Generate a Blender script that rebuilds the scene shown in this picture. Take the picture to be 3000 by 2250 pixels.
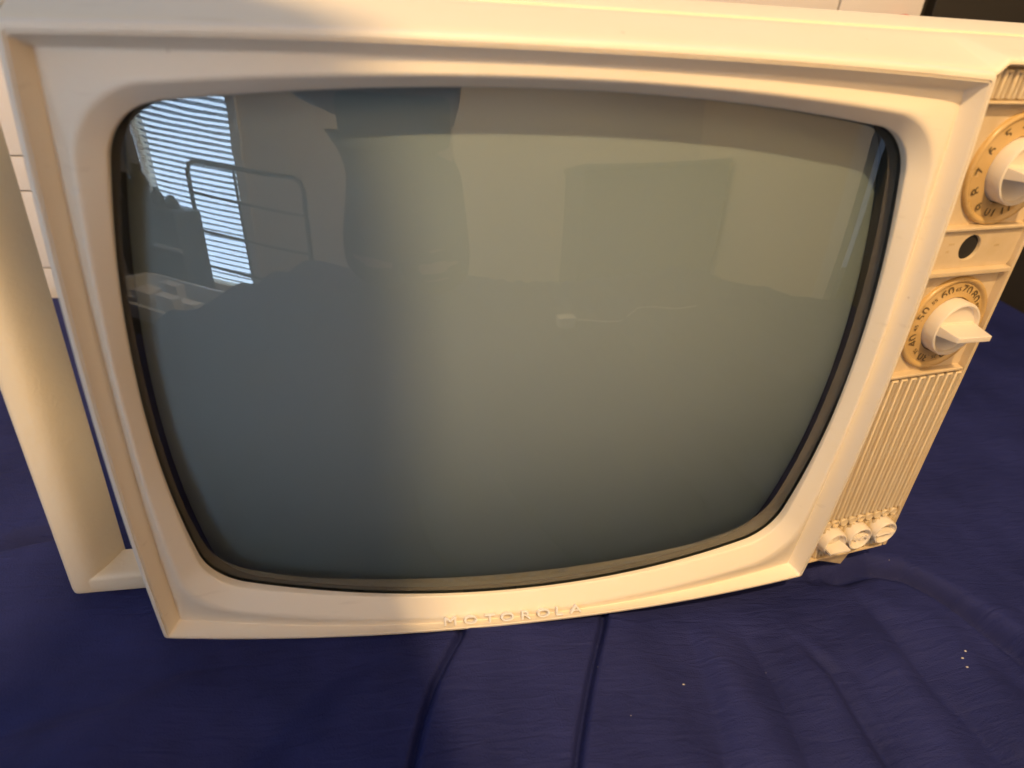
import bpy, bmesh, math, random
import numpy as np
from mathutils import Vector, Matrix
random.seed(7); np.random.seed(7)
for o in list(bpy.data.objects): bpy.data.objects.remove(o, do_unlink=True)
scene = bpy.context.scene
COL = scene.collection

# ------------------------------------------------------------------ camera
cd = bpy.data.cameras.new('camera'); cam = bpy.data.objects.new('camera', cd); COL.objects.link(cam)
CR, CU, CB = Vector((0.981257, -0.180555, 0.067338)), Vector((0.037199, 0.520344, 0.853146)), Vector((-0.189078, -0.834651, 0.517308))
CL = Vector((-0.09209,-0.35329,0.41264))
cam.matrix_world = Matrix(((CR.x,CU.x,CB.x,CL.x),(CR.y,CU.y,CB.y,CL.y),(CR.z,CU.z,CB.z,CL.z),(0,0,0,1)))
cd.sensor_fit = 'HORIZONTAL'; cd.sensor_width = 36; cd.lens = 2075.4/3000*36
cd.clip_start = .01; cd.clip_end = 50
cd.dof.use_dof = True; cd.dof.focus_distance = .56; cd.dof.aperture_fstop = 5.6
scene.camera = cam
CAMW = np.array(CL)

# ------------------------------------------------------------------ world, lamps, exposure
w = bpy.data.worlds.new('World'); scene.world = w; w.use_nodes = True
w.node_tree.nodes['Background'].inputs[0].default_value = (.26,.33,.47,1)
w.node_tree.nodes['Background'].inputs[1].default_value = 1.10
LAMP = (-.03,-1.18,1.92)
ld = bpy.data.lights.new('ceiling_bulb','POINT'); ld.energy = 178; ld.color = (1,.685,.335); ld.shadow_soft_size = .032
lo = bpy.data.objects.new('ceiling_bulb', ld); lo.location = LAMP; COL.objects.link(lo)
scene.view_settings.view_transform = 'Standard'; scene.view_settings.look = 'None'
scene.view_settings.exposure = .04; scene.view_settings.gamma = 1

# ------------------------------------------------------------------ materials
def mat(name, col, rough=.5, spec=.5, bump=None, var=None, metal=0, coat=0, sheen=0, emit=None):
    m = bpy.data.materials.new(name); m.use_nodes = True; nt = m.node_tree; b = nt.nodes['Principled BSDF']
    b.inputs['Base Color'].default_value = (*col,1); b.inputs['Roughness'].default_value = rough
    b.inputs['Specular IOR Level'].default_value = spec; b.inputs['Metallic'].default_value = metal
    b.inputs['Coat Weight'].default_value = coat
    if sheen: b.inputs['Sheen Weight'].default_value = sheen; b.inputs['Sheen Roughness'].default_value = .6
    if emit: b.inputs['Emission Color'].default_value = (*emit[0],1); b.inputs['Emission Strength'].default_value = emit[1]
    tc = nt.nodes.new('ShaderNodeTexCoord')
    if var:   # (scale, amount, second colour)
        n = nt.nodes.new('ShaderNodeTexNoise'); n.inputs['Scale'].default_value = var[0]; n.inputs['Detail'].default_value = 6
        r = nt.nodes.new('ShaderNodeValToRGB'); r.color_ramp.elements[0].position = .42; r.color_ramp.elements[1].position = .72
        mx = nt.nodes.new('ShaderNodeMix'); mx.data_type = 'RGBA'; mx.inputs['A'].default_value = (*col,1); mx.inputs['B'].default_value = (*var[2],1)
        mu = nt.nodes.new('ShaderNodeMath'); mu.operation = 'MULTIPLY'; mu.inputs[1].default_value = var[1]
        nt.links.new(tc.outputs['Object'], n.inputs['Vector']); nt.links.new(n.outputs['Fac'], r.inputs['Fac'])
        nt.links.new(r.outputs['Color'], mu.inputs[0]); nt.links.new(mu.outputs[0], mx.inputs['Factor'])
        nt.links.new(mx.outputs['Result'], b.inputs['Base Color'])
        mr = nt.nodes.new('ShaderNodeMath'); mr.operation = 'MULTIPLY_ADD'; mr.inputs[1].default_value = .14; mr.inputs[2].default_value = rough-.07
        nt.links.new(n.outputs['Fac'], mr.inputs[0]); nt.links.new(mr.outputs[0], b.inputs['Roughness'])
    if bump:  # (scale, strength, distance)
        n = nt.nodes.new('ShaderNodeTexNoise'); n.inputs['Scale'].default_value = bump[0]; n.inputs['Detail'].default_value = 4
        bp = nt.nodes.new('ShaderNodeBump'); bp.inputs['Strength'].default_value = bump[1]; bp.inputs['Distance'].default_value = bump[2]
        nt.links.new(tc.outputs['Object'], n.inputs['Vector']); nt.links.new(n.outputs['Fac'], bp.inputs['Height'])
        nt.links.new(bp.outputs['Normal'], b.inputs['Normal'])
    return m
M_CREAM = mat('cream_plastic', (.80,.71,.57), .42, .4, (900,.06,.0004), (9,.22,(.76,.64,.46)))
M_TOP = mat('cream_cabinet', (.80,.70,.52), .5, .35, (700,.10,.0004), (8,.25,(.76,.62,.38)))
M_PANEL = mat('ochre_panel', (.62,.48,.30), .45, .4, (1100,.12,.0004), (60,.45,(.50,.36,.18)))
M_RIB = mat('ochre_rib', (.65,.52,.33), .42, .4, (1500,.08,.0003), (70,.4,(.62,.45,.23)))
M_DIAL = mat('amber_dial', (.57,.375,.15), .26, .5, None, (45,.5,(.45,.28,.095)))
M_KNOB = mat('ivory_knob', (.75,.66,.53), .35, .45, (600,.05,.0004), (60,.35,(.80,.66,.50)))
M_INK = mat('dial_ink', (.13,.085,.03), .6)
M_FAINT = mat('worn_print', (.56,.41,.22), .6)
M_BLACK = mat('hole_black', (.012,.010,.008), .7)
M_MASK = mat('mask_black', (.055,.046,.036), .4, .5)
M_PHOS = mat('phosphor', (.56,.60,.60), .8, .1)
M_LETTER = mat('logo_metal', (.86,.82,.76), .4, .5)
M_WHITE = mat('white_paint', (.74,.68,.63), .5, .4, (300,.05,.0005), (5,.3,(.68,.60,.55)))
M_DARK = mat('black_lacquer', (.022,.018,.014), .5)
M_WALL = mat('beige_wall', (.80,.70,.55), .8, .2, (60,.15,.002), (2,.3,(.62,.54,.42)))
M_TRIM = mat('white_trim', (.80,.80,.80), .45)
M_OLIVE = mat('olive_door', (.16,.14,.08), .6)
M_GREY = mat('grey_screen', (.12,.12,.11), .5)
M_CLOTH = mat('dark_shirt', (.018,.022,.03), .85)
M_JEAN = mat('dark_trousers', (.02,.022,.03), .85)
M_SKIN = mat('skin', (.55,.34,.25), .5)
M_HAIR = mat('hair', (.03,.02,.015), .5)
M_PHONE = mat('phone_case', (.02,.02,.022), .3)
M_RED = mat('red_knob', (.55,.06,.03), .4)
M_SLAT = mat('blind_slat', (.55,.58,.62), .5)
M_BIN = mat('clear_bin', (.70,.74,.78), .25)
M_FLOOR = mat('brown_floor', (.12,.085,.06), .6)
M_LINT = mat('lint', (.50,.46,.42), .8)
M_SKY = mat('window_daylight', (.5,.6,.7), .5, emit=((.58,.77,1.0), 10.5))
def wear(m, speck=(.30,.20,.10), amount=.75, scale=55):
    nt=m.node_tree; b=nt.nodes['Principled BSDF']; src=b.inputs['Base Color'].links[0].from_socket
    tc=nt.nodes.new('ShaderNodeTexCoord'); v=nt.nodes.new('ShaderNodeTexVoronoi'); v.inputs['Scale'].default_value=scale; v.inputs['Randomness'].default_value=1
    n=nt.nodes.new('ShaderNodeTexNoise'); n.inputs['Scale'].default_value=23; n.inputs['Detail'].default_value=3
    th=nt.nodes.new('ShaderNodeMapRange'); th.inputs[1].default_value=.075; th.inputs[2].default_value=.035; th.inputs[3].default_value=0; th.inputs[4].default_value=1
    t2=nt.nodes.new('ShaderNodeMapRange'); t2.inputs[1].default_value=.60; t2.inputs[2].default_value=.68
    mu=nt.nodes.new('ShaderNodeMath'); mu.operation='MULTIPLY'; mu2=nt.nodes.new('ShaderNodeMath'); mu2.operation='MULTIPLY'; mu2.inputs[1].default_value=amount
    mx=nt.nodes.new('ShaderNodeMix'); mx.data_type='RGBA'; mx.inputs['B'].default_value=(*speck,1)
    # long faint scuffs
    mp=nt.nodes.new('ShaderNodeMapping'); mp.inputs['Scale'].default_value=(14,60,150); mp.inputs['Rotation'].default_value=(0,.5,.2)
    sc=nt.nodes.new('ShaderNodeTexNoise'); sc.inputs['Scale'].default_value=1.3; sc.inputs['Detail'].default_value=3
    t3=nt.nodes.new('ShaderNodeMapRange'); t3.inputs[1].default_value=.66; t3.inputs[2].default_value=.80; t3.inputs[4].default_value=.28
    mx2=nt.nodes.new('ShaderNodeMix'); mx2.data_type='RGBA'; mx2.inputs['B'].default_value=(.50,.40,.28,1)
    L=nt.links.new
    L(tc.outputs['Object'],v.inputs['Vector']); L(tc.outputs['Object'],n.inputs['Vector']); L(tc.outputs['Object'],mp.inputs['Vector']); L(mp.outputs[0],sc.inputs['Vector'])
    L(v.outputs['Distance'],th.inputs[0]); L(n.outputs['Fac'],t2.inputs[0]); L(th.outputs[0],mu.inputs[0]); L(t2.outputs[0],mu.inputs[1]); L(mu.outputs[0],mu2.inputs[0])
    L(sc.outputs['Fac'],t3.inputs[0]); L(t3.outputs[0],mx2.inputs['Factor']); L(src,mx2.inputs['A']); L(mx2.outputs['Result'],mx.inputs['A'])
    L(mu2.outputs[0],mx.inputs['Factor']); L(mx.outputs['Result'],b.inputs['Base Color'])
wear(M_CREAM); wear(M_TOP); wear(M_PANEL,(.22,.13,.05),.7,90); wear(M_KNOB,(.35,.25,.15),.6,120)
# leather-grained handle
M_HANDLE = mat('grained_plastic', (.80,.69,.52), .48, .4, None, (14,.3,(.74,.60,.39)))
def grain(m):
    nt = m.node_tree; b = nt.nodes['Principled BSDF']; tc = nt.nodes.new('ShaderNodeTexCoord')
    v = nt.nodes.new('ShaderNodeTexVoronoi'); v.inputs['Scale'].default_value = 420; v.feature = 'SMOOTH_F1'
    n = nt.nodes.new('ShaderNodeTexNoise'); n.inputs['Scale'].default_value = 160; n.inputs['Detail'].default_value = 3; n.inputs['Distortion'].default_value = 1.2
    ad = nt.nodes.new('ShaderNodeMath'); ad.operation = 'MULTIPLY_ADD'; ad.inputs[1].default_value = .45
    bp = nt.nodes.new('ShaderNodeBump'); bp.inputs['Strength'].default_value = .28; bp.inputs['Distance'].default_value = .0010
    nt.links.new(tc.outputs['Object'], v.inputs['Vector']); nt.links.new(tc.outputs['Object'], n.inputs['Vector'])
    nt.links.new(v.outputs['Distance'], ad.inputs[0]); nt.links.new(n.outputs['Fac'], ad.inputs[2])
    nt.links.new(ad.outputs[0], bp.inputs['Height']); nt.links.new(bp.outputs['Normal'], b.inputs['Normal'])
grain(M_HANDLE)
# navy sheet
M_SHEET = mat('navy_sheet', (.020,.023,.105), .7, .2, None, None)
def sheetmat(m):
    nt = m.node_tree; b = nt.nodes['Principled BSDF']; tc = nt.nodes.new('ShaderNodeTexCoord')
    n = nt.nodes.new('ShaderNodeTexNoise'); n.inputs['Scale'].default_value = 9; n.inputs['Detail'].default_value = 8; n.inputs['Roughness'].default_value = .6
    mx = nt.nodes.new('ShaderNodeMix'); mx.data_type = 'RGBA'; mx.inputs['A'].default_value = (.0105,.0136,.070,1); mx.inputs['B'].default_value = (.0200,.0245,.110,1)
    r = nt.nodes.new('ShaderNodeMapRange'); r.inputs[1].default_value = .35; r.inputs[2].default_value = .65
    nt.links.new(tc.outputs['Object'], n.inputs['Vector']); nt.links.new(n.outputs['Fac'], r.inputs[0]); nt.links.new(r.outputs[0], mx.inputs['Factor'])
    nt.links.new(mx.outputs['Result'], b.inputs['Base Color'])
    # weave + fine scratchy wrinkles
    mp = nt.nodes.new('ShaderNodeMapping'); mp.inputs['Rotation'].default_value = (0,0,.5); mp.inputs['Scale'].default_value = (18,90,1)
    f = nt.nodes.new('ShaderNodeTexNoise'); f.inputs['Scale'].default_value = 1.6; f.inputs['Detail'].default_value = 5; f.inputs['Distortion'].default_value = .8
    g = nt.nodes.new('ShaderNodeTexNoise'); g.inputs['Scale'].default_value = 900; g.inputs['Detail'].default_value = 2
    a = nt.nodes.new('ShaderNodeMath'); a.operation = 'MULTIPLY_ADD'; a.inputs[1].default_value = .30
    bp = nt.nodes.new('ShaderNodeBump'); bp.inputs['Strength'].default_value = .75; bp.inputs['Distance'].default_value = .0020
    nt.links.new(tc.outputs['Object'], mp.inputs['Vector']); nt.links.new(mp.outputs[0], f.inputs['Vector']); nt.links.new(tc.outputs['Object'], g.inputs['Vector'])
    nt.links.new(g.outputs['Fac'], a.inputs[0]); nt.links.new(f.outputs['Fac'], a.inputs[2]); nt.links.new(a.outputs[0], bp.inputs['Height'])
    nt.links.new(bp.outputs['Normal'], b.inputs['Normal'])
sheetmat(M_SHEET)
# thin tinted safety glass: clear transmission + Fresnel mirror on the outer face only
M_GLASS = bpy.data.materials.new('tinted_safety_glass'); M_GLASS.use_nodes = True
nt = M_GLASS.node_tree; nt.nodes.remove(nt.nodes['Principled BSDF'])
tr = nt.nodes.new('ShaderNodeBsdfTransparent'); tr.inputs[0].default_value = (1,1,1,1)
gl = nt.nodes.new('ShaderNodeBsdfGlossy'); gl.inputs['Roughness'].default_value = .012; gl.inputs[0].default_value = (1,1,1,1)
fr = nt.nodes.new('ShaderNodeFresnel'); fr.inputs[0].default_value = 1.75
ge = nt.nodes.new('ShaderNodeNewGeometry'); sb = nt.nodes.new('ShaderNodeMath'); sb.operation = 'SUBTRACT'; sb.inputs[0].default_value = 1
mu = nt.nodes.new('ShaderNodeMath'); mu.operation = 'MULTIPLY'
nt.links.new(ge.outputs['Backfacing'], sb.inputs[1]); nt.links.new(sb.outputs[0], mu.inputs[0]); nt.links.new(fr.outputs[0], mu.inputs[1])
ms = nt.nodes.new('ShaderNodeMixShader'); nt.links.new(mu.outputs[0], ms.inputs[0]); nt.links.new(tr.outputs[0], ms.inputs[1]); nt.links.new(gl.outputs[0], ms.inputs[2])
# dust: sparse specks and a very thin smeary film
tcg = nt.nodes.new('ShaderNodeTexCoord'); vg = nt.nodes.new('ShaderNodeTexVoronoi'); vg.inputs['Scale'].default_value = 70
tg = nt.nodes.new('ShaderNodeMapRange'); tg.inputs[1].default_value = .05; tg.inputs[2].default_value = .02; tg.inputs[4].default_value = .22
ng = nt.nodes.new('ShaderNodeTexNoise'); ng.inputs['Scale'].default_value = 14; ng.inputs['Detail'].default_value = 5; ng.inputs['Distortion'].default_value = .7
sg = nt.nodes.new('ShaderNodeMapRange'); sg.inputs[1].default_value = .52; sg.inputs[2].default_value = .78; sg.inputs[4].default_value = 1
n2 = nt.nodes.new('ShaderNodeMath'); n2.operation = 'MULTIPLY'; fm = nt.nodes.new('ShaderNodeMath'); fm.operation = 'MULTIPLY_ADD'; fm.inputs[1].default_value = .014
sb2 = nt.nodes.new('ShaderNodeMath'); sb2.operation = 'MULTIPLY'
rg = nt.nodes.new('ShaderNodeMath'); rg.operation = 'MULTIPLY_ADD'; rg.inputs[1].default_value = .03; rg.inputs[2].default_value = .010
df = nt.nodes.new('ShaderNodeBsdfDiffuse'); df.inputs[0].default_value = (.7,.68,.62,1); md_ = nt.nodes.new('ShaderNodeMixShader')
G = nt.links.new
G(tcg.outputs['Object'],vg.inputs['Vector']); G(tcg.outputs['Object'],ng.inputs['Vector']); G(vg.outputs['Distance'],tg.inputs[0]); G(ng.outputs['Fac'],sg.inputs[0])
G(tg.outputs[0],n2.inputs[0]); G(sg.outputs[0],n2.inputs[1]); G(sg.outputs[0],fm.inputs[0]); G(n2.outputs[0],fm.inputs[2])
G(sg.outputs[0],rg.inputs[0]); G(rg.outputs[0],gl.inputs['Roughness'])
G(fm.outputs[0],sb2.inputs[0]); G(sb.outputs[0],sb2.inputs[1]); G(sb2.outputs[0],md_.inputs[0]); G(ms.outputs[0],md_.inputs[1]); G(df.outputs[0],md_.inputs[2])
nt.links.new(md_.outputs[0], nt.nodes['Material Output'].inputs['Surface'])
va = nt.nodes.new('ShaderNodeVolumeAbsorption'); va.inputs['Color'].default_value = (.0,.12,.12,1); va.inputs['Density'].default_value = 32
nt.links.new(va.outputs[0], nt.nodes['Material Output'].inputs['Volume'])

# ------------------------------------------------------------------ helpers
def tag(o, label=None, cat=None, group=None, kind=None):
    if label: o['label'] = label
    if cat: o['category'] = cat
    if group: o['group'] = group
    if kind: o['kind'] = kind
    return o
def setparent(o, p):
    if p is not None:
        o.parent = p
        root = p
        T = Vector((0,0,0))
        while root is not None:
            if root.type == 'EMPTY': T += root.location
            root = root.parent
        if p.type == 'EMPTY': o.matrix_parent_inverse = Matrix.Translation(-p.location)
def mesh(name, verts, faces, m, parent=None, smooth=True, angle=35, bevel=0, subd=0):
    me = bpy.data.meshes.new(name); me.from_pydata([tuple(map(float,v)) for v in verts], [], [tuple(int(i) for i in f) for f in faces]); me.update()
    return link(name, me, m, parent, smooth, angle, bevel, subd)
def link(name, me, m, parent=None, smooth=True, angle=35, bevel=0, subd=0):
    bm = bmesh.new(); bm.from_mesh(me); bmesh.ops.recalc_face_normals(bm, faces=bm.faces)
    if bevel:
        es = [e for e in bm.edges if len(e.link_faces)==2 and e.calc_face_angle(0) > math.radians(40)]
        bmesh.ops.bevel(bm, geom=es, offset=bevel, segments=3, profile=.6, affect='EDGES', clamp_overlap=True)
    if smooth:
        for f in bm.faces: f.smooth = True
        for e in bm.edges:
            e.smooth = not (len(e.link_faces)==2 and e.calc_face_angle(0) > math.radians(angle))
    bm.to_mesh(me); bm.free(); me.materials.append(m)
    o = bpy.data.objects.new(name, me); COL.objects.link(o); setparent(o, parent)
    if subd:
        md = o.modifiers.new('sub','SUBSURF'); md.levels = subd; md.render_levels = subd
    return o
def boxv(x0,x1,y0,y1,z0,z1):
    v = [(x,y,z) for x in (x0,x1) for y in (y0,y1) for z in (z0,z1)]
    f = [(0,1,3,2),(4,6,7,5),(0,4,5,1),(2,3,7,6),(0,2,6,4),(1,5,7,3)]
    return v, f
def box(name, x0,x1,y0,y1,z0,z1, m, parent=None, bevel=.002):
    v,f = boxv(x0,x1,y0,y1,z0,z1); return mesh(name, v, f, m, parent, bevel=bevel)
def loft(loops, close_first=False, close_last=False, closed=True):
    n = len(loops[0]); V = [p for L in loops for p in L]; F = []
    for k in range(len(loops)-1):
        for i in range(n if closed else n-1):
            j = (i+1)%n; F.append((k*n+i, k*n+j, (k+1)*n+j, (k+1)*n+i))
    if close_first: F.append(tuple(range(n))[::-1])
    if close_last: F.append(tuple((len(loops)-1)*n+i for i in range(n)))
    return V, F
def join(parts):
    V=[];F=[]
    for v,f in parts:
        o=len(V); V+=list(v); F+=[tuple(i+o for i in q) for q in f]
    return V,F
def vnoise(x, y, seed=0):
    xi=np.floor(x).astype(int); yi=np.floor(y).astype(int); xf=x-xi; yf=y-yi
    def h(a,b):
        s=np.sin(a*127.1+b*311.7+seed*74.7)*43758.5453; return s-np.floor(s)
    u=xf*xf*(3-2*xf); v=yf*yf*(3-2*yf)
    return (h(xi,yi)*(1-u)+h(xi+1,yi)*u)*(1-v)+(h(xi,yi+1)*(1-u)+h(xi+1,yi+1)*u)*v-.5

# ------------------------------------------------------------------ the bed sheet under the set
def axis(segs):
    a=[]
    for x0,x1,n in segs: a += list(np.linspace(x0,x1,n,endpoint=False))
    a.append(segs[-1][1]); return np.array(a)
def bed_height(X, Y):
    t = np.clip((X+.02)/.26,0,1); t = t*t*(3-2*t)
    Z = .0035*(1-t) - .026*t
    Z += -.006*np.clip((-X-.30)/.3,0,1)
    Z += .012*vnoise(X*4.2+3,Y*4.2,1)*np.clip((abs(X)-.15)/.3+np.clip((-.06-Y)/.1,0,1),.15,1)
    Z += .005*vnoise(X*11+8,Y*8+2,2)*np.clip((abs(X)-.2)/.2+np.clip((-.05-Y)/.06,0,1),.1,1)
    # soft diagonal drape folds on the right and in front
    r = np.clip((X-.02)/.2,0,1)*np.clip((-.02-Y)/.05,.0,1)
    q = X*.98+Y*.10
    Z += (.0085*r)*np.sin(q*95+3.5*vnoise(X*6,Y*6,4)+.6)*(.6+.8*vnoise(X*7,Y*7,6))
    l = np.clip((-X-.02)/.15,0,1)*np.clip((-.03-Y)/.05,0,1)
    q2 = X*.75-Y*.66
    Z += .0105*l*np.sin(q2*34+3*vnoise(X*5,Y*5,5))
    Z += .0016*vnoise(X*34,Y*26,9)+.0008*vnoise(X*70+X*Y*40,Y*46,13)
    def crease(pts, depth, wd, step, sw):
        nonlocal Z
        P=np.array(pts); best=np.full(X.shape,9.); side=np.zeros(X.shape); tt=np.zeros(X.shape)
        for k in range(len(P)-1):
            a=P[k];b=P[k+1];ab=b-a;L2=ab@ab
            t=np.clip(((X-a[0])*ab[0]+(Y-a[1])*ab[1])/L2,0,1)
            dx=X-a[0]-t*ab[0];dy=Y-a[1]-t*ab[1];d=np.sqrt(dx*dx+dy*dy)
            s=np.sign(ab[0]*dy-ab[1]*dx); mk=d<best
            best=np.where(mk,d,best);side=np.where(mk,s,side);tt=np.where(mk,(k+t)/(len(P)-1),tt)
        fade=np.clip(tt/.10,.25,1)*np.clip((1-tt)/.1,0,1)
        Z += fade*(-depth*np.exp(-(best/wd)**2) + step*(.5+.5*np.tanh(side*best/(wd*.7)))*np.exp(-(best/sw)**1.3))
    for c in CREASES: crease(*c)
    # bed edges roll down
    e = np.maximum(0,np.maximum(np.maximum(X-.93,-.64-X),np.maximum(Y-.56,-1.30-Y)))
    Z += .02*np.clip((X-.8)/.12,0,1)*(.6+vnoise(X*3,Y*14,12))*(Y<.3)
    Z -= np.minimum(.45, e*e*45)
    return Z
CREASES = [   # polyline, depth, half-width, step of one side, width of the step
 ([(-.034,.01),(-.0393,-.0236),(-.0514,-.0424),(-.061,-.0596),(-.0694,-.0805),(-.0748,-.0979),(-.079,-.1143),(-.088,-.16)], .0085,.0026,.0050,.050),
 ([(.078,.01),(.065,-.0238),(.0555,-.0422),(.0425,-.0683),(.0317,-.0921),(.0231,-.1117),(.0166,-.128),(.004,-.17)], .0085,.0024,.0042,.045),
 ([(.27,.02),(.3002,.0211),(.3296,.0261),(.3556,.0174),(.3739,-.0033),(.3878,-.0278),(.3946,-.0456),(.4021,-.0677),(.41,-.12)], .0160,.0080,.0050,.045),
 ([(.2212,-.0416),(.2338,-.0684),(.2339,-.0904),(.2348,-.1097),(.236,-.1334),(.2343,-.1499),(.23,-.19)], .0070,.0070,.0040,.035),
 ([(.1352,-.0206),(.1333,-.0572),(.1271,-.0943),(.1194,-.1267),(.11,-.17)], .0030,.008,.0040,.02),
 ([(.2988,.0087),(.3054,-.0455),(.3059,-.0916),(.3152,-.115),(.32,-.16)], .0035,.008,.0045,.022),
 ([(.18,-.03),(.186,-.07),(.18,-.12),(.17,-.17)], .0025,.006,.0030,.016),
 ([(-.30,.128),(-.333,.1231),(-.3455,.1198),(-.3632,.1148),(-.3801,.1092),(-.45,.10),(-.6,.09)], .018,.010,.006,.03),
 ([(-.10,-.03),(-.14,-.06),(-.18,-.10),(-.20,-.16)], .0030,.012,.0040,.03),
 ([(-.20,-.02),(-.26,-.05),(-.32,-.06),(-.42,-.06)], .0030,.010,.0040,.03),
]
xs = axis([(-.78,-.50,40),(-.50,-.12,160),(-.12,.11,150),(.11,.62,215),(.62,1.10,90)]); ys = axis([(-1.44,-.30,90),(-.30,.22,215),(.22,.72,60)])
GX,GY = np.meshgrid(xs,ys); GZ = bed_height(GX,GY)
nx,ny=len(xs),len(ys)
idx=np.arange(nx*ny).reshape(ny,nx)
F=np.stack([idx[:-1,:-1],idx[:-1,1:],idx[1:,1:],idx[1:,:-1]],-1).reshape(-1,4)
me=bpy.data.meshes.new('bed_sheet'); me.from_pydata(np.stack([GX,GY,GZ],-1).reshape(-1,3).tolist(),[],F.tolist()); me.update()
me.polygons.foreach_set('use_smooth',np.ones(len(F),bool)); me.materials.append(M_SHEET)
bed=bpy.data.objects.new('bed_sheet',me); COL.objects.link(bed)
tag(bed,'rumpled navy blue sheet spread out beneath the television','bed sheet')
def zbed(x,y): return float(bed_height(np.array([[x]]),np.array([[y]]))[0,0])

# ------------------------------------------------------------------ television
TVP = bpy.data.objects.new('television', None); TVP.location=(.03,.06,0); TVP.empty_display_size=.05; COL.objects.link(TVP)
tag(TVP,'vintage cream plastic portable television with grey screen on navy sheet','television')
W=.48; H=.377
def bow(x,z): return -.0224*(1-(x/.24)**2)-.0080*(1-((z-.19)/.19)**2)
NS,NA=40,14
def outline(X,Zt,Zb,bx,bt,bb,r):
    """bowed rectangle with corner radius r -> list of (x,z), same count for every loop"""
    zc=(Zt+Zb)/2; hz=(Zt-Zb)/2; a=X-r; b=hz-r; s=np.linspace(-1,1,NS); P=[]
    def add(x,z,nx,nz):
        l=np.sqrt(nx**2+nz**2); P.append(np.stack([x+r*nx/l,z+r*nz/l],1))
    o=np.ones(NS)
    add(a+bx*(1-s*s),s*b,o,2*bx*s/b); add(-s*a,b+bt*(1-s*s),-2*bt*s/a,o)
    add(-(a+bx*(1-s*s)),-s*b,-o,-2*bx*s/b); add(s*a,-(b+bb*(1-s*s)),2*bb*s/a,-o)
    C=[(a,b),(-a,b),(-a,-b),(a,-b)]; out=[]
    for k in range(4):
        out.append(P[k]); e=P[k][-1]; f=P[(k+1)%4][0]; c=np.array(C[k])
        a0=math.atan2(e[1]-c[1],e[0]-c[0]); a1=math.atan2(f[1]-c[1],f[0]-c[0])
        if a1<a0-1e-6: a1+=2*math.pi
        t=np.linspace(a0,a1,NA)[1:-1]; out.append(np.stack([c[0]+r*np.cos(t),c[1]+r*np.sin(t)],1))
    q=np.concatenate(out); q[:,1]+=zc; return q
def loop3(q,dy): return np.stack([q[:,0],bow(q[:,0],q[:,1])+dy,q[:,1]],1)
OT,OB,OS=.0067,-.0050,.0024
def rim(ins,dy): return loop3(outline(W/2-ins,H-ins,ins,OS,OT,OB,max(.0022,.0035-ins)),dy)
vo=outline(.2292,.3657,.0088,OS,OT,.0006,.0016)
valley=loop3(vo,.0118-.0058*np.clip(1-(vo[:,0]/.2292)**2,0,1))
rampo=loop3(outline(.2216+.0044-.0044,.35595,.0233,.0044,.0102,.0102,.0411),.0057)
openo=outline(.2094,.3470,.0390,.0100,.0134,.0134,.0325)
lipback=loop3(openo,.0172)
lipback[:,1]=np.maximum(lipback[:,1],-.0238+(openo[:,0]**2+(openo[:,1]-.195)**2)/1.6-3.0*openo[:,0]**2*(openo[:,1]-.195)**2-.0012)   # inner lip runs back to the glass
prof=[rim(.0,.040),rim(.0,.0030),rim(.0016,.0),rim(.0040,-.0002),rim(.0044,.0009),rim(.0050,.0009),rim(.0054,.0),valley,rampo,loop3(openo,.0150),lipback]
rnd={1:.45,2:.4,6:.10,7:.10,8:.20,9:.12}
loops=[]
for k,L in enumerate(prof):
    if k in rnd:
        f=rnd[k]; 
        A0=L+(prof[k-1]-L)*(f if k!=2 else .4); B0=L+(prof[k+1]-L)*f
        if k==7: A0=L+(prof[k-1]-L)*.10; B0=L+(prof[k+1]-L)*.12
        for t in np.linspace(0,1,6 if k==8 else 4): loops.append((1-t)**2*A0+2*t*(1-t)*L+t*t*B0)
    else: loops.append(L)
V,Fc=loft(loops)
bezel=mesh('bezel',V,Fc,M_CREAM,TVP,angle=28)

# cabinet shell behind the bezel
def section(x0,x1,z0,z1,y,crown=0,ycrown=0,n=30,r=.010):
    pts=[]
    for k in range(n): s=k/(n-1); x=x0+r+(x1-x0-2*r)*s; u=(2*s-1); pts.append((x,y+ycrown*(1-u*u),z1+crown*(1-u*u)))
    for k in range(1,6): a=math.pi/2*k/6; pts.append((x1-r+r*math.sin(a),y,z1-r+r*math.cos(a)))
    for k in range(n): s=k/(n-1); pts.append((x1,y,z1-r-(z1-z0-2*r)*s))
    for k in range(n): s=k/(n-1); pts.append((x1-r-(x1-x0-2*r)*s,y,z0))
    for k in range(n): s=k/(n-1); pts.append((x0,y,z0+r+(z1-z0-2*r)*s))
    for k in range(1,6): a=math.pi/2*k/6; pts.append((x0+r-r*math.cos(a),y,z1-r+r*math.sin(a)))
    return np.array(pts)
secs=[section(-.232,.3295,.004,.3700,.030),section(-.232,.3295,.005,.3830,.055),section(-.232,.3290,.007,.3900,.090),
      section(-.225,.320,.02,.384,.15),section(-.17,.25,.06,.33,.30),section(-.10,.16,.10,.25,.36)]
V,Fc=loft(secs,close_last=True)
shell=mesh('cabinet_shell',V,Fc,M_TOP,TVP,angle=25)
pf=lambda x:.012+.155*(x-.253)
RXS=np.concatenate([np.linspace(-.2395,.2385,70),np.linspace(.2405,.256,14),np.linspace(.26,.3325,16)])
def sm(t): t=np.clip(t,0,1); return t*t*(3-2*t)
over=sm((RXS-.2385)/.013)
zf=np.where(RXS<.2386,.377+.0067*(1-(RXS/.24)**2)-.0006,.3764+.0062*over)
yf=np.where(RXS<.2386,bow(RXS,.377)+.0026,(1-over)*.0030+over*(pf(RXS)-.0050))
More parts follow.
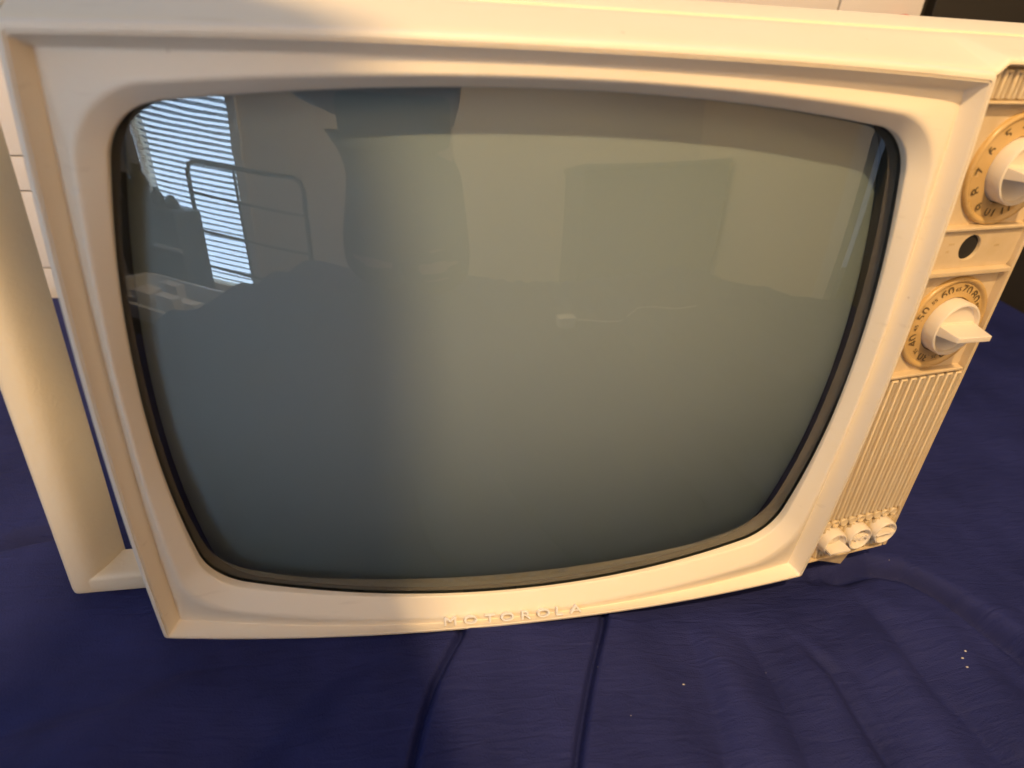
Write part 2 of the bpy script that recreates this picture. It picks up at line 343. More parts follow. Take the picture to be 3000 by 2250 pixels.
def rrow(f,dz,y=None,z=None):
    yy=yf*(1-f)+(y if y is not None else 0)*f; zz_=zf*(1-f)+(z if z is not None else 0)*f+dz
    return np.stack([RXS,yy,zz_],1)
zr=.3909
rows=[rrow(0,-.0035,.06,.385)+[0,.004,0],rrow(0,-.0022),rrow(0,-.0008)+[0,.0003,0],rrow(0,.0)+[0,.0012,0]]
for f in (.06,.2,.4,.6,.8,.97): rows.append(rrow(f,.0004,.0560,zr))
rows += [rrow(1,.0,.0572,zr-.0003),rrow(1,.0,.0577,zr+.0012),rrow(1,.0,.0588,zr+.0016)]
for f in (.3,.7,.96): rows.append(rrow(1,.0,.0588+.031*f,zr+.0016+.0048*f))
rows += [rrow(1,0,.0920,zr+.0058),rrow(1,0,.0935,zr+.0040),rrow(1,0,.100,zr-.008)]
rows=[r.tolist() for r in rows]
# returned edge on the right flank
V,Fc=loft(rows,closed=False)
n_=len(RXS); ex=[(p[-1][0]+.0006,p[-1][1],p[-1][2]-.012) for p in rows]; b0=len(V); V=list(V)+ex
Fc += [(k*n_+n_-1,(k+1)*n_+n_-1,b0+k+1,b0+k) for k in range(len(rows)-1)]
mesh('cabinet_roof',V,Fc,M_TOP,TVP,angle=30)

# picture tube, mask and safety glass
YG,RG,ZC=-.0238,.80,.195
def sag(x,z,R): return (x*x+(z-ZC)**2)/2/R - 3.0*x*x*(z-ZC)**2
def disc(outl,yf,rings=14):
    c=np.array([0,.1945]); L=[]
    for k in range(rings,0,-1):
        q=c+(outl-c)*(k/rings); L.append(np.stack([q[:,0],yf(q[:,0],q[:,1]),q[:,1]],1))
    V,F=loft(L); V=list(V); V.append((0,float(yf(0,.1945)),.1945)); ci=len(V)-1; o=(rings-1)*len(outl); n=len(outl)
    F += [(o+i,o+(i+1)%n,ci) for i in range(n)]; return V,F
ogl=outline(.2152,.3530,.0330,.0100,.0134,.0134,.0365)
oph=outline(.2100,.3560,.0165,.0100,.0134,.0134,.036)
tube=lambda x,z:YG+.0125+x*x/1.50+(z-ZC)**2/2/.62-3.0*x*x*(z-ZC)**2
fv,ff=disc(ogl,lambda x,z:YG+sag(x,z,RG)); bv,bf=disc(ogl,lambda x,z:tube(x,z)-.0008)
n0=len(ogl); side=[(i,(i+1)%n0,len(fv)+(i+1)%n0,len(fv)+i) for i in range(n0)]
V,Fc=join([(fv,ff),(bv,bf)]); mesh('safety_glass',V,Fc+side,M_GLASS,TVP)
V,Fc=disc(oph,tube)
# rolled shoulder of the tube
sh=[]
for t,dy,di in ((0,0,0),(1,.0035,.0022),(2,.010,.0036),(3,.030,.0040)):
    q=outline(.2100+di,.3560+di,.0165-di,.0100,.0134,.0134,.036+di*.5); sh.append(np.stack([q[:,0],tube(q[:,0],q[:,1])+dy,q[:,1]],1))
V2,F2=loft(sh); V,Fc=join([(V,Fc),(V2,F2)])
bm=None
ptube=mesh('picture_tube',V,Fc,M_PHOS,TVP)
# dark mask frame between glass and tube
def mring(a,dy_glass): return np.stack([a[:,0],YG+dy_glass+sag(a[:,0],a[:,1],RG),a[:,1]],1)
ma=outline(.2160,.3540,.0320,.0100,.0134,.0134,.0375); mi=outline(.2066,.3525,.0200,.0100,.0134,.0134,.0355)
mt=np.stack([mi[:,0],tube(mi[:,0],mi[:,1])-.0006,mi[:,1]],1)
mo=outline(.2215,.3595,.0255,.0100,.0134,.0134,.0400)
V,Fc=loft([mring(mo,.0030),mring(ma,.0028),(mring(ma,.0028)+mt)/2+[0,.001,0],mt])
mesh('screen_mask',V,Fc,M_MASK,TVP,angle=40)

# raised maker's letters on the lower frame
def text_mesh(s, size):
    cu=bpy.data.curves.new('t','FONT'); cu.body=s; cu.size=size; cu.align_x='CENTER'; cu.align_y='CENTER'; cu.resolution_u=3
    ob=bpy.data.objects.new('t',cu); COL.objects.link(ob); bpy.context.view_layer.update()
    dg=bpy.context.evaluated_depsgraph_get(); me=bpy.data.meshes.new_from_object(ob.evaluated_get(dg)); 
    bpy.data.objects.remove(ob); bpy.data.curves.remove(cu); return me
def text_obj(name,s,size,origin,u,v,n,m,parent,thick=.0006,sx=1.2,off=.00015):
    me=text_mesh(s,size); bm=bmesh.new(); bm.from_mesh(me)
    bmesh.ops.remove_doubles(bm,verts=bm.verts,dist=size*1e-3)
    r=bmesh.ops.extrude_face_region(bm,geom=list(bm.faces)); 
    for g in r['geom']:
        if isinstance(g,bmesh.types.BMVert): g.co.z+=thick
    u,v,n,origin=map(Vector,(u,v,n,origin))
    for q in bm.verts:
        a,b,c=q.co; q.co=origin+u*(a*sx)+v*b+n*(c+off)
    bm.to_mesh(me); bm.free(); me.name=name
    return link(name,me,m,parent,smooth=False)
LX=[-.0470,-.0327,-.0191,-.0067,.0064,.0195,.0309,.0436]
for ch,x in zip('MOTOROLA',LX):
    zc=.0112+.0052*(x/.2)**2; th=.0448*x*2*.5
    nrm=Vector((-.0448*x/.0576*.0576/.24**2*0,-1,0)); u=Vector((1,.78*x,0)).normalized(); n=Vector((u.y,-u.x,0))
    y=bow(x,zc)+.0048
    tl=math.radians(22); vv=Vector((0,0,1))*math.cos(tl)-n*math.sin(tl); nn=n*math.cos(tl)+Vector((0,0,1))*math.sin(tl)
    text_obj('logo_letter',ch,.0086,(x,y,zc+.0008),u,vv,nn,M_LETTER,bezel,thick=.0030,sx=1.5,off=0)

# ---- carrying handle on the left flank
def rrect(cx,cy,hx,hy,r,n=5):
    P=[]
    for sx,sy,a0 in ((1,1,0),(-1,1,90),(-1,-1,180),(1,-1,270)):
        for k in range(n): a=math.radians(a0+90*k/(n-1)); P.append((cx+sx*(hx-r)+r*math.cos(a),cy+sy*(hy-r)+r*math.sin(a)))
    return P
hp=[]
HX0,HX1,HY0,HY1=-.3105,-.2700,.0470,.0760
def bez(P,fr,n=4):      # round the corners of a polygon
    out=[]; m_=len(P); P=[np.array(p,float) for p in P]
    for k in range(m_):
        p=P[k]; a=p+(P[k-1]-p)*fr[k]; b=p+(P[(k+1)%m_]-p)*fr[k]
        for t in np.linspace(0,1,n): out.append((1-t)**2*a+2*t*(1-t)*p+t*t*b)
    return out
def post(z,k=0):        # slanted-flank section of the upright
    return [(x,y,z) for x,y in bez([(-.3110,.0465),(-.2925,.0465),(-.2790,.0765),(-.3110,.0765)],(.30,.40,.07,.2),6)]
def pscale(z,f): 
    c=np.array([-.298,.0615]); return [(c[0]+(x-c[0])*f,c[1]+(y-c[1])*f,z) for x,y,_ in post(z)]
V,Fc=loft([pscale(0,.80),pscale(.0006,.90),pscale(.0025,.97)]+[post(z) for z in (.006,.05,.12,.2,.28,.36,.386)]+[pscale(.391,.95),pscale(.3925,.8)],True,True)
def arm(x,z0,z1): return [(x,y,z) for y,z in bez([(.0470,z0),(.0470,z1),(.0760,z1),(.0760,z0)],(.22,.22,.2,.2),5)]
V2,F2=loft([arm(x,.0,.0165) for x in (-.228,-.255,-.275,-.300)],True,True)
V3,F3=loft([arm(x,.3755,.392) for x in (-.228,-.255,-.275,-.300)],True,True)
V,Fc=join([(V,Fc),(V2,F2),(V3,F3)])
handle=mesh('side_handle',V,Fc,M_HANDLE,TVP,angle=60)

# ---- control panel
PS=math.hypot(1,.155); PU=Vector((1/PS,.155/PS,0)); PN=Vector((.155/PS,-1/PS,0)); PV=Vector((0,0,1))
def pp(x,z,h=0):   # point on the panel plane at world x, height z, raised h towards the viewer
    return Vector((x,.012+.155*(x-.253),z))+PN*h
def pbox(x0,x1,z0,z1,h0,h1,tx=0,tz=0):
    """block on the panel; tx,tz shrink the top"""
    v=[pp(x,z,h0) for x,z in ((x0,z0),(x1,z0),(x1,z1),(x0,z1))]+[pp(x,z,h1) for x,z in ((x0+tx,z0+tz),(x1-tx,z0+tz),(x1-tx,z1-tz),(x0+tx,z1-tz))]
    return v,[(0,1,2,3),(4,7,6,5),(0,4,5,1),(1,5,6,2),(2,6,7,3),(3,7,4,0)]
FLOOR=-.0045
HC=(.2860,.2717,.0083)
# floor plate made of strips with a true round hole
parts=[pbox(.236,.3300,.005,.256,FLOOR-.003,FLOOR),pbox(.236,.3300,.2855,.3800,FLOOR-.003,FLOOR)]
v=[];f=[];n=32
rx0,rx1,rz0,rz1=.236,.3300,.256,.2855
for k in range(n):
    a=2*math.pi*k/n; c,s=math.cos(a),math.sin(a)
    m_=min((rx1-HC[0] if c>0 else HC[0]-rx0)/max(abs(c),1e-6),(rz1-HC[1] if s>0 else HC[1]-rz0)/max(abs(s),1e-6))
    v += [pp(HC[0]+c*m_,HC[1]+s*m_,-.002),pp(HC[0]+HC[2]*c*1.04,HC[1]+HC[2]*s*1.04,-.002),pp(HC[0]+HC[2]*c,HC[1]+HC[2]*s,-.0026),pp(HC[0]+HC[2]*c,HC[1]+HC[2]*s,-.006)]
for k in range(n):
    j=(k+1)%n
    for q in range(3): f.append((4*k+q,4*k+q+1,4*j+q+1,4*j+q))
parts.append((v,f))
V,Fc=join(parts); panel=mesh('control_panel',V,Fc,M_PANEL,TVP,angle=30)
V,Fc=loft([[pp(HC[0]+r*math.cos(a),HC[1]+r*math.sin(a),h) for a in np.linspace(0,2*math.pi,32,endpoint=False)] for r,h in ((.0086,-.0200),(.0086,-.0040),(.0060,-.0038))],close_last=True)
mesh('socket_hole',V,Fc,M_BLACK,panel)
# frame: outer rim, roof groove bar, dividers
def pbar(name,x0,x1,z0,z1,h1,m=M_PANEL,tx=.0006,tz=.0006,bevel=.0006):
    v,f=pbox(x0,x1,z0,z1,FLOOR-.001,h1,tx,tz); return mesh(name,v,f,m,panel,bevel=bevel)
pbar('panel_rim',.3272,.3318,.0030,.3785,.0010,M_PANEL,.0008,.0008)
pbar('panel_rim',.238,.3268,.0030,.0062,.0010)
for z0,z1,h in ((.3585,.3612,.0012),(.2835,.2868,.0008),(.2535,.2580,.0022),(.1768,.1800,.0010)):
    pbar('panel_divider',.238,.3268,z0,z1,h)
# sloped shelf under the hole plate
v=[pp(.2395,.2583,-.0022),pp(.3266,.2583,-.0022),pp(.3266,.2540,.0020),pp(.2395,.2540,.0020),pp(.2395,.2535,-.004),pp(.3266,.2535,-.004)]
# grille: inverted-U ribs
PITCH=.00844; RX=[.2665+PITCH*k for k in range(-2,8)]
def urib(x,z0,z1,h=.0006,cap=True):
    c=.00185; pr=[(.00120,FLOOR-.0005),(.00120,h-.0022),(.00104,h-.0010),(.00060,h-.0003),(0,h),(-.00060,h-.0003),(-.00104,h-.0010),(-.00120,h-.0022),(-.00120,FLOOR-.0005)]
    if not cap:
        return join([loft([[pp(x+sx*c+a,z,b) for a,b in pr] for z in (z0,z1)],True,True) for sx in (-1,1)])
    zt=z1-.00125; L=[]
    for px,pz,mx,mz in ((x-c,z0,1,0),(x-c,zt,1,-1),(x+c,zt,-1,-1),(x+c,z0,-1,0)):
        L.append([pp(px+mx*a,pz+mz*a,b) for a,b in pr])
    return loft(L,True,True)
for x in RX[1:]:
    if x<.3262:
        V,Fc=urib(x,.0468,.1755); mesh('grille_rib',V,Fc,M_RIB,panel,angle=40)
        V,Fc=urib(x,.0075,.0372,cap=False); mesh('grille_stub',V,Fc,M_RIB,panel,angle=40)
for x in RX:
    if x<.3262: V,Fc=urib(x,.3620,.3775); mesh('vent_rib',V,Fc,M_RIB,panel,angle=40)
# row of round studs
def lathe(origin,prof,n=40,cap=True,u=PU,v=PV,nn=PN):
    L=[[origin+u*(r*math.cos(a))+v*(r*math.sin(a))+nn*h for a in np.linspace(0,2*math.pi,n,endpoint=False)] for r,h in prof]
    return loft(L,False,cap)
SX=[.2563,.2646,.2730,.2814,.2899,.2982,.3066,.3152,.3236]
for k,x in enumerate(SX):
    drilled=k in (1,4,7)
    pr=[(.0038,FLOOR),(.0038,-.0003),(.0034,.0004)]+([(.0024,.0004),(.0021,-.0004),(.0012,-.0004),(.0011,-.003)] if drilled else [(.0029,.0004),(.0026,.0001)])
    V,Fc=lathe(pp(x,.0419),pr,24); mesh('stud',V,Fc,M_RIB,panel,angle=35)

# ---- two big dials
def dial(name,cx,cz,nums,label=None):
    o=pp(cx,cz,FLOOR)
    pr=[(.0345,-.001),(.0345,.0018),(.0338,.0027),(.0325,.0029),(.0312,.0022),(.0306,.0012),(.0300,.0011),(.0215,.0026),(.0205,.0026),(.0200,.0)]
    V,Fc=lathe(o,pr,72,False); d=mesh(name,V,Fc,M_DIAL,TVP,angle=50)
    if label: d['label']=label
    for s,ang,size in nums:
        a=math.radians(ang); rr=.0257; hh=.0011+(.0300-rr)/(.0085)*.0015
        uu=PU*math.sin(a)-PV*math.cos(a); vv=PU*math.cos(a)+PV*math.sin(a)
        text_obj('dial_number',s,size,o+vv*rr+PN*hh,uu,vv,PN,M_INK,d,thick=.00015,sx=1.25,off=.00012)
    return d
B=.0086; Sm=.0040
dial('tuning_dial',.294,.216,[('30',252,B),('40',203,B),('50',158,B),('60',112,B),('70',74,B),('80',47,B),('20',297,B),('35',228,Sm),('45',181,Sm),('55',135,Sm),('65',92,Sm),('83',27,Sm),('25',275,Sm)],'lower amber tuning dial numbered in tens')
dial('channel_dial',.2945,.3208,[(str(k),125+27.7*(k-5),.0084) for k in range(2,14)],'upper amber channel dial')
def big_knob(cx,cz,rot):
    o=pp(cx,cz,FLOOR); pr=[(.0196,.001),(.0196,.0105),(.0190,.0116),(.0178,.0118),(.0172,.0110),(.0168,.0092),(.0160,.0088)]
    V,Fc=lathe(o,pr,56); k=mesh('selector_knob',V,Fc,M_KNOB,TVP,angle=40)
    a=math.radians(rot); u=PU*math.cos(a)+PV*math.sin(a); v=-PU*math.sin(a)+PV*math.cos(a)
    def sec(h,hw,t): return [o+u*x+v*y+PN*h for x,y in ((-hw,-t),(hw,-t),(hw,t),(-hw,t))]
    V,Fc=loft([sec(.0080,.0172,.0036),sec(.0118,.0170,.0034),sec(.0230,.0158,.0022),sec(.0262,.0150,.0020)],True,True)
    mesh('pointer_vane',V,Fc,M_KNOB,k,bevel=.0006)
    V,Fc=loft([[o+u*x+v*y+PN*h for x,y in ((-.0165,.0026),(.0165,.0026),(.0160,.0046),(-.0160,.0046))] for h in (.0080,.0096)],True,True)
    mesh('vane_foot',V,Fc,M_KNOB,k,bevel=.0004)
    return k
big_knob(.294,.216,-3); big_knob(.2945,.3208,-3)
# ---- three small knobs, their finger vanes worn or snapped
def small_knob(cx,cz,style):
    o=pp(cx,cz,FLOOR); pr=[(.0116,.001),(.0116,.0050),(.0113,.0105),(.0108,.0116),(.0099,.0118),(.0094,.0108),(.0088,.0062),(.0050,.0050)]
    V,Fc=lathe(o,pr,40); k=mesh('adjust_knob',V,Fc,M_KNOB,TVP,angle=45)
    rng=random.Random(style*5+2); n=18; L=[]
    for i in range(n):
        x=-.0098+.0196*i/(n-1); s=i/(n-1)
        if style==0: h=.0155+.0030*abs(2*s-1)**2; y0=-.0022-.0035*math.sin(math.pi*s); t=.0012
        elif style==1: h=.0092+rng.uniform(0,.0030); y0=rng.uniform(-.0009,.0009); t=.0016+rng.uniform(-.0005,.0005)
        else: h=.0126-.001*s+rng.uniform(0,.0008); y0=.0004*math.sin(5*s); t=.0010
        L.append([o+PU*x+PV*(y0-t)+PN*.0062,o+PU*x+PV*(y0-t*.6)+PN*h,o+PU*x+PV*(y0+t*.6)+PN*(h-(rng.uniform(0,.001) if style else 0)),o+PU*x+PV*(y0+t)+PN*.0062])
    V,Fc=loft(L,True,True); vn=mesh('finger_vane',V,Fc,M_KNOB,k,angle=30)
    if style==1: vn['label']='snapped-off ragged finger vane'
    k['label']=('small knob with a curved finger vane','small knob with its vane snapped off','small knob with a thin worn vane')[style]
for i,x in enumerate((.2640,.2890,.3150)): small_knob(x,.0262,i)
# faint worn print beside the hole, no longer readable
for x,z,l in ((.2672,.2748,.0050),(.2665,.2700,.0042),(.3075,.2722,.0052)):
    V,Fc=join([pbox(x+q*.0016,x+q*.0016+.0010,z-.0008,z+.0008,-.00195,-.00185) for q in range(int(l/.0016))]); mesh('worn_print',V,Fc,M_FAINT,panel,smooth=False)
# ---- foot under the right end
V,Fc=loft([[(.246,.016,.006),(.306,.026,.006),(.306,.070,.006),(.246,.070,.006)],[(.246,.018,.0005),(.304,.027,-.0010),(.304,.068,-.0010),(.246,.068,.0005)],[(.268,.020,-.0050),(.2985,.0275,-.0200),(.2985,.060,-.0300),(.268,.060,-.0300)]],True,True)
mesh('cabinet_foot',V,Fc,M_PANEL,TVP,bevel=.001)

# ------------------------------------------------------------------ background behind the set
dr=bpy.data.objects.new('white_dresser',None); dr.location=(-.1,.62,-.5); COL.objects.link(dr)
tag(dr,'white dresser with shallow drawers behind the television','dresser')
box('carcass',-1.5,.664,.636,.95,-.5,.62,M_WHITE,dr)
zz=[-.45,-.30,-.14,.018,.120,.163,.30,.44,.615]; cols=[-1.49,-.70,-.10,.533,.660]
for i in range(len(cols)-1):
    for z0,z1 in zip(zz[:-1],zz[1:]):
        if cols[i]>-.2 and z0<.29: continue
        box('drawer_front',cols[i]+.0015,cols[i+1]-.0015,.618,.6355,z0+.0010,z1-.0010,M_WHITE,dr,bevel=.001)
box('drawer_front',-.0985,.5315,.618,.6355,-.448,.298,M_WHITE,dr,bevel=.001)
V,Fc=[],[]
L=[[(.624+r*math.cos(a),.618-h,.367+r*math.sin(a)) for a in np.linspace(0,2*math.pi,20,endpoint=False)] for r,h in ((.004,0),(.005,.006),(.012,.010),(.013,.016),(.010,.020))]
V,Fc=loft(L,True,True); mesh('red_drawer_knob',V,Fc,M_RED,dr)
bc=bpy.data.objects.new('black_cabinet',None); bc.location=(1.2,.66,-.5); COL.objects.link(bc)
tag(bc,'black cabinet standing right of the white dresser','cabinet')
box('cabinet_body',.672,2.2,.640,1.0,-.5,.75,M_DARK,bc,bevel=.004)
box('cabinet_door',.680,1.40,.622,.6395,-.46,.74,M_DARK,bc); box('cabinet_door',1.404,2.19,.622,.6395,-.46,.74,M_DARK,bc)
fl=box('floor',-3.2,3.2,-3.2,1.4,-.62,-.5,M_FLOOR,None); tag(fl,kind='structure')

# ------------------------------------------------------------------ what the screen reflects (behind the camera)
WY=-1.80
wx0,wx1,wz0,wz1=-1.74,-1.145,-.34,1.75
v=[];f=[]
def wallrect(x0,x1,z0,z1): v0,f0=boxv(x0,x1,WY-.12,WY,z0,z1); return v0,f0
V,Fc=join([wallrect(-3.2,wx0,-.5,2.1),wallrect(wx1,1.32,-.5,2.1),wallrect(wx0,wx1,-.5,wz0),wallrect(wx0,wx1,wz1,2.1)])
o=mesh('wall_behind_camera',V,Fc,M_WALL,None,smooth=False); tag(o,kind='structure')
v0,f0=boxv(1.32,1.44,WY,-.72,-.5,2.1); o=mesh('wall_right',v0,f0,M_WALL,None,smooth=False); tag(o,kind='structure')
wn=bpy.data.objects.new('window',None); wn.location=((wx0+wx1)/2,WY,wz0); COL.objects.link(wn)
tag(wn,'bright window with half-open blinds reflected at the left of the screen','window')
box('window_pane',wx0,wx1,WY-.10,WY-.09,wz0,wz1,M_SKY,wn,bevel=0)
for a in ((wx0-.05,wx0,wz0-.04,wz1+.05),(wx1,wx1+.05,wz0-.04,wz1+.05)): box('window_frame',a[0],a[1],WY+.001,WY+.022,a[2],a[3],M_TRIM,wn)
box('window_sill',wx0-.07,wx1+.07,WY+.001,WY+.05,wz0-.075,wz0-.042,M_TRIM,wn)
sl=None
for k in range(75):
    z=wz0+.03+.030*k
    if z>wz1-.02: break
    if sl is None:
        y0,y1=WY-.052,WY-.032
        sl=mesh('blind_slat',[(wx0+.01,y0,-.0085),(wx1-.01,y0,-.0085),(wx1-.01,(y0+y1)/2,.0015),(wx0+.01,(y0+y1)/2,.0015),(wx1-.01,y1,.0065),(wx0+.01,y1,.0065)],[(0,1,2,3),(3,2,4,5)],M_SLAT,wn)
        sl.location.z=z; s=sl
    else:
        s=sl.copy(); COL.objects.link(s); s.parent=wn; s.matrix_parent_inverse=sl.matrix_parent_inverse.copy(); s.location.z=z
tr_=box('door_trim',1.29,1.36,-.715,-.645,-.5,2.1,M_TRIM,None); tag(tr_,'white vertical door trim reflected at the right of the screen','door trim')
od=box('dark_door',1.40,1.46,-.64,.45,-.5,1.9,M_OLIVE,None); tag(od,'dark olive door beyond the white trim, seen reflected','door')
# dark low cabinet by the far wall
cb=bpy.data.objects.new('low_cabinet',None); cb.location=(1.0,WY+.2,-.5); COL.objects.link(cb)
tag(cb,'grey low cabinet reflected near the middle of the screen','cabinet')
box('cabinet_body',.50,1.28,WY+.02,WY+.34,-.5,.42,M_GREY,cb); box('cabinet_top',.49,1.29,WY+.015,WY+.35,.421,.445,M_GREY,cb)
# clothes rail in front of the window
rk=bpy.data.objects.new('clothes_rail',None); rk.location=(-1.2,-1.5,-.5); COL.objects.link(rk)
tag(rk,'thin black clothes rail standing before the bright window','clothes rail')
def tube_path(name,pts,r,m,parent,n=8):
    pts=[Vector(p) for p in pts]; L=[]
    for i,p in enumerate(pts):
        t=(pts[min(i+1,len(pts)-1)]-pts[max(i-1,0)]).normalized(); a=t.cross(Vector((0,.3,1)));a.normalize(); b=t.cross(a)
        L.append([p+a*(r*math.cos(q))+b*(r*math.sin(q)) for q in np.linspace(0,2*math.pi,n,endpoint=False)])
    V,F=loft(L,True,True); return mesh(name,V,F,m,parent)
ry=-1.55
tube_path('rail_frame',[(-1.27,ry,-.5),(-1.27,ry,.26),(-1.255,ry,.295),(-1.22,ry,.31),(-.75,ry,.31),(-.72,ry,.295),(-.705,ry,.26),(-.705,ry,-.5)],.011,M_PHONE,rk)
for z in (.17,.0,-.17): tube_path('rail_bar',[(-1.27,ry,z),(-.705,ry,z-.02)],.007,M_PHONE,rk)
tube_path('rail_bar',[(-1.03,ry,.31),(-1.01,ry,-.35)],.007,M_PHONE,rk)
# clear storage bin on the bed, left
bn=bpy.data.objects.new('storage_bin',None); bn.location=(-.86,-.74,0); COL.objects.link(bn)
tag(bn,'clear plastic bin of odds and ends reflected low at the left','bin')
BZ=-.10
def bsec(hx,hy,z): return [(-.86+a,-.74+b,z+BZ) for a,b in rrect(0,0,hx,hy,.04,5)]
V,Fc=loft([bsec(.12,.10,.0),bsec(.16,.135,.14),bsec(.17,.145,.14),bsec(.17,.145,.147),bsec(.155,.13,.147),bsec(.115,.095,.006)],True,True)
mesh('bin_shell',V,Fc,M_BIN,bn,angle=50)
for k in range(9):
    a=k*.9; x=-.86+.08*math.cos(a); y=-.74+.06*math.sin(a); box('bin_item',x-.03,x+.03,y-.02,y+.02,BZ+.02+.02*(k%3),BZ+.12+.02*(k%3),(M_WHITE,M_LETTER,M_TRIM)[k%3],bn)
bn.location.z=BZ
cr=box('crate_stool',-1.02,-.70,-.88,-.60,-.5,BZ-.001,M_DARK,None,bevel=.006); tag(cr,'dark stool under the clear plastic bin, seen reflected','stool')
tw=bpy.data.objects.new('dark_case',None); tw.location=(-1.33,-1.35,-.5); COL.objects.link(tw)
tag(tw,'dark upright case standing before the left of the window, seen reflected','case')
box('case_body',-1.50,-1.17,-1.45,-1.25,-.5,.10,M_DARK,tw,bevel=.01); box('case_ledge',-1.30,-1.16,-1.25,-1.235,-.06,-.045,M_TRIM,tw)
for x,h,r0 in ((-1.47,.10,.030),(-1.40,.15,.038),(-1.32,.07,.026),(-1.25,.05,.03)):
    L=[[(x+rr*r0*math.cos(a),-1.36+rr*r0*math.sin(a),.1005+h*t) for a in np.linspace(0,2*math.pi,16,endpoint=False)] for rr,t in ((.9,0),(1,.08),(1.05,.5),(.8,.7),(.45,.8),(.55,.86),(.5,1))]
    V,Fc=loft(L,True,True); mesh('case_clutter',V,Fc,M_DARK,tw)
# white charger with cable on the bed in front
ch=bpy.data.objects.new('charger',None); ch.location=(.24,-.74,zbed(.24,-.74)); COL.objects.link(ch)
tag(ch,'small white charger block with thin cable lying on the sheet','charger')
z0=zbed(.24,-.74)+.002
box('charger_block',.215,.262,-.76,-.72,z0,z0+.03,M_TRIM,ch,bevel=.004)
tube_path('cable',[(.262,-.74,z0+.012)]+[(.29+.05*k,-.76+.05*math.sin(k*1.1),zbed(.29+.05*k,-.76+.05*math.sin(k*1.1))+.006) for k in range(8)],.002,M_TRIM,ch)

# ------------------------------------------------------------------ the person taking the picture (seen as a dark shape in the glass)
def skin(name,J,Eg,root,m,parent=None,sub=2):
    me=bpy.data.meshes.new(name); names=list(J); me.from_pydata([J[k][0] for k in names],[(names.index(a),names.index(b)) for a,b in Eg],[])
    o=bpy.data.objects.new(name,me); COL.objects.link(o); md=o.modifiers.new('skin','SKIN')
    for i,k in enumerate(names):
        r=J[k][1]; me.skin_vertices[0].data[i].radius=(r if isinstance(r,tuple) else (r,r)); me.skin_vertices[0].data[i].use_root=(k==root)
    sd=o.modifiers.new('sub','SUBSURF'); sd.levels=sub; sd.render_levels=sub
    bpy.context.view_layer.update(); dg=bpy.context.evaluated_depsgraph_get(); m2=bpy.data.meshes.new_from_object(o.evaluated_get(dg))
    bpy.data.objects.remove(o); bpy.data.meshes.remove(me)
    for p in m2.polygons: p.use_smooth=True
    m2.materials.clear(); m2.materials.append(m); q=bpy.data.objects.new(name,m2); COL.objects.link(q); setparent(q,parent); return q
ps=bpy.data.objects.new('person',None); ps.location=(-.2,-.9,0); COL.objects.link(ps)
tag(ps,'person in dark clothes kneeling and leaning in with a phone, reflected dark in the screen','person')
J={'hip':((-.20,-1.08,.50),.13),'sp':((-.17,-.94,.67),.12),'ch':((-.145,-.78,.83),.115),'nk':((-.22,-.74,.94),.055),'nk2':((-.25,-.725,.97),.050),'hd':((-.28,-.71,1.02),.076),'hd2':((-.28,-.70,1.10),.074),
 'rs':((-.095,-.52,1.03),.044),'re':((-.175,-.335,.825),.038),'rf':((-.136,-.365,.73),.050),'rf2':((-.104,-.388,.60),.050),'rw':((-.070,-.402,.490),.029),'rh':((-.045,-.405,.438),.026),
 'ls':((-.35,-.74,.84),.058),'le':((-.46,-.66,.60),.046),'lw':((-.275,-.45,.455),.028),'lh':((-.205,-.405,.432),.026),
 'rk':((-.10,-.82,.10),.092),'ra':((-.12,-1.24,.06),.05),'lk':((-.26,-.84,.10),.092),'la':((-.26,-1.25,.06),.05)}
Eg=[('hip','sp'),('sp','ch'),('ch','nk'),('nk','nk2'),('nk2','hd'),('hd','hd2'),('ch','rs'),('rs','re'),('re','rf'),('rf','rf2'),('rf2','rw'),('rw','rh'),('ch','ls'),('ls','le'),('le','lw'),('lw','lh'),('hip','rk'),('rk','ra'),('hip','lk'),('lk','la')]
for s,h,sg in (('r',Vector((-.045,-.405,.436)),1),('l',Vector((-.205,-.405,.432)),-1)):
    for i in range(4):
        a=h+Vector((-sg*.012,.006,.018-.013*i)); b=a+Vector((-sg*.028,.012,0)); c=b+Vector((-sg*.016,-.012,0))
        for nme,p,r in (('a',a,.009),('b',b,.0082),('c',c,.007)): J[f'{s}f{i}{nme}']=(tuple(p),r)
        Eg += [(s+'h',f'{s}f{i}a'),(f'{s}f{i}a',f'{s}f{i}b'),(f'{s}f{i}b',f'{s}f{i}c')]
    t=h+Vector((-sg*.010,-.012,-.022)); J[s+'t']=(tuple(t),.0095); t2=t+Vector((-sg*.030,-.004,.004)); J[s+'t2']=(tuple(t2),.008); Eg += [(s+'h',s+'t'),(s+'t',s+'t2')]
body=skin('body',J,Eg,'hip',M_SKIN,ps)
g=1.08
JS={k:(J[k][0],J[k][1]*g) for k in ('hip','sp','ch','rs','re','rf','rf2','rw','ls','le','lw')}; JS['nk']=(J['nk'][0],.07)
skin('shirt',JS,[('hip','sp'),('sp','ch'),('ch','nk'),('ch','rs'),('rs','re'),('re','rf'),('rf','rf2'),('rf2','rw'),('ch','ls'),('ls','le'),('le','lw')],'hip',M_CLOTH,ps)
JT={k:(J[k][0],J[k][1]*1.16) for k in ('hip','rk','ra','lk','la')}
skin('trousers',JT,[('hip','rk'),('rk','ra'),('hip','lk'),('lk','la')],'hip',M_JEAN,ps)
JH={'c':((-.285,-.745,.98),.06),'a':((-.285,-.74,1.04),.078),'b':((-.28,-.72,1.12),.076)}
skin('hair',JH,[('c','a'),('a','b')],'a',M_HAIR,ps)
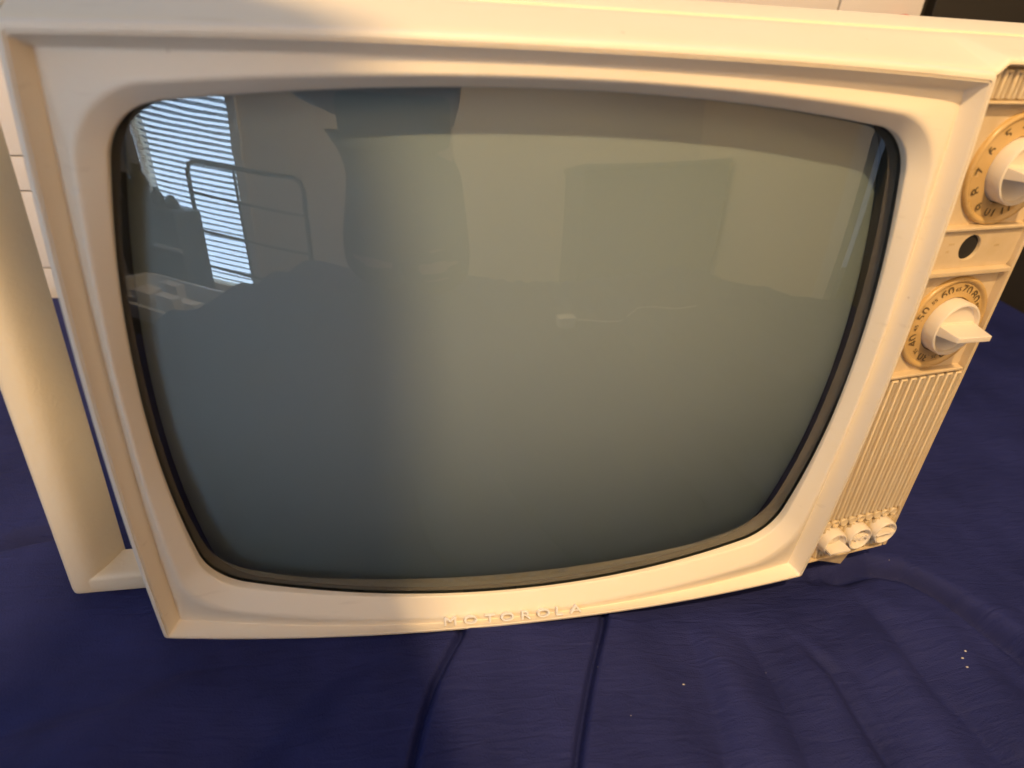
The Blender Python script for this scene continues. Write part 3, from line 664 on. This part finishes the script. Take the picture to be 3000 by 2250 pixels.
# facial features on the far side of the phone
for x in (-.311,-.249):
    L=[[(x+r*math.cos(a),-.632-h,1.045+r*math.sin(a)) for a in np.linspace(0,2*math.pi,12,endpoint=False)] for r,h in ((.012,0),(.010,-.006),(.004,-.009))]
    V,Fc=loft(L,True,True); mesh('eye',V,Fc,M_TRIM,ps)
V,Fc=loft([[(-.293,-.646,1.0),(-.267,-.646,1.0),(-.280,-.612,1.005)],[(-.287,-.646,1.045),(-.273,-.646,1.045),(-.280,-.634,1.045)]],True,True); mesh('nose',V,Fc,M_SKIN,ps)
ph=bpy.data.objects.new('phone',None); COL.objects.link(ph); tag(ph,'dark phone held up in front of the screen, seen only reflected','phone')
pc=CL+CB*.012+CR*(-.035)+CU*(-.022); ph.location=pc
def slab(hx,hy,hz,off,r):
    L=[]
    for d in (-hz,hz): L.append([pc+CR*a+CU*b+CB*(d+off) for a,b in rrect(0,0,hx,hy,r,6)])
    return loft(L,True,True)
V,Fc=slab(.074,.036,.004,0,.012); mesh('phone_body',V,Fc,M_PHONE,ph,bevel=.001)
V,Fc=slab(.070,.033,.0003,.0046,.009); mesh('phone_screen',V,Fc,M_GREY,ph)

# ------------------------------------------------------------------ lint on the sheet
parts=[]
rng=random.Random(4)
spots=[(.3455,-.0684),(.3391,-.0732),(.3377,-.0806),(.1822,-.0622),(.0614,-.0975),(.0499,-.0601),(.1095,-.0735),(.3506,.0307)]+[(rng.uniform(-.30,.55),rng.uniform(-.2,.02)) for _ in range(7)]
for k,(x,y) in enumerate(spots):
    r=.0008 if k<3 else rng.uniform(.00025,.0006); z=zbed(x,y)+r*.3
    v=[(x+r*1.5*math.cos(a)*rng.uniform(.6,1.4),y+r*math.sin(a)*rng.uniform(.6,1.4),z) for a in (0,1.2,2.4,3.7,5)]+[(x,y,z+r),(x,y,z-r)]
    f=[(i,(i+1)%5,5) for i in range(5)]+[((i+1)%5,i,6) for i in range(5)]; parts.append((v,f))
V,Fc=join(parts); o=mesh('lint',V,Fc,M_LINT,None); tag(o,'tiny pale crumbs and lint scattered on the navy sheet','lint',kind='stuff')
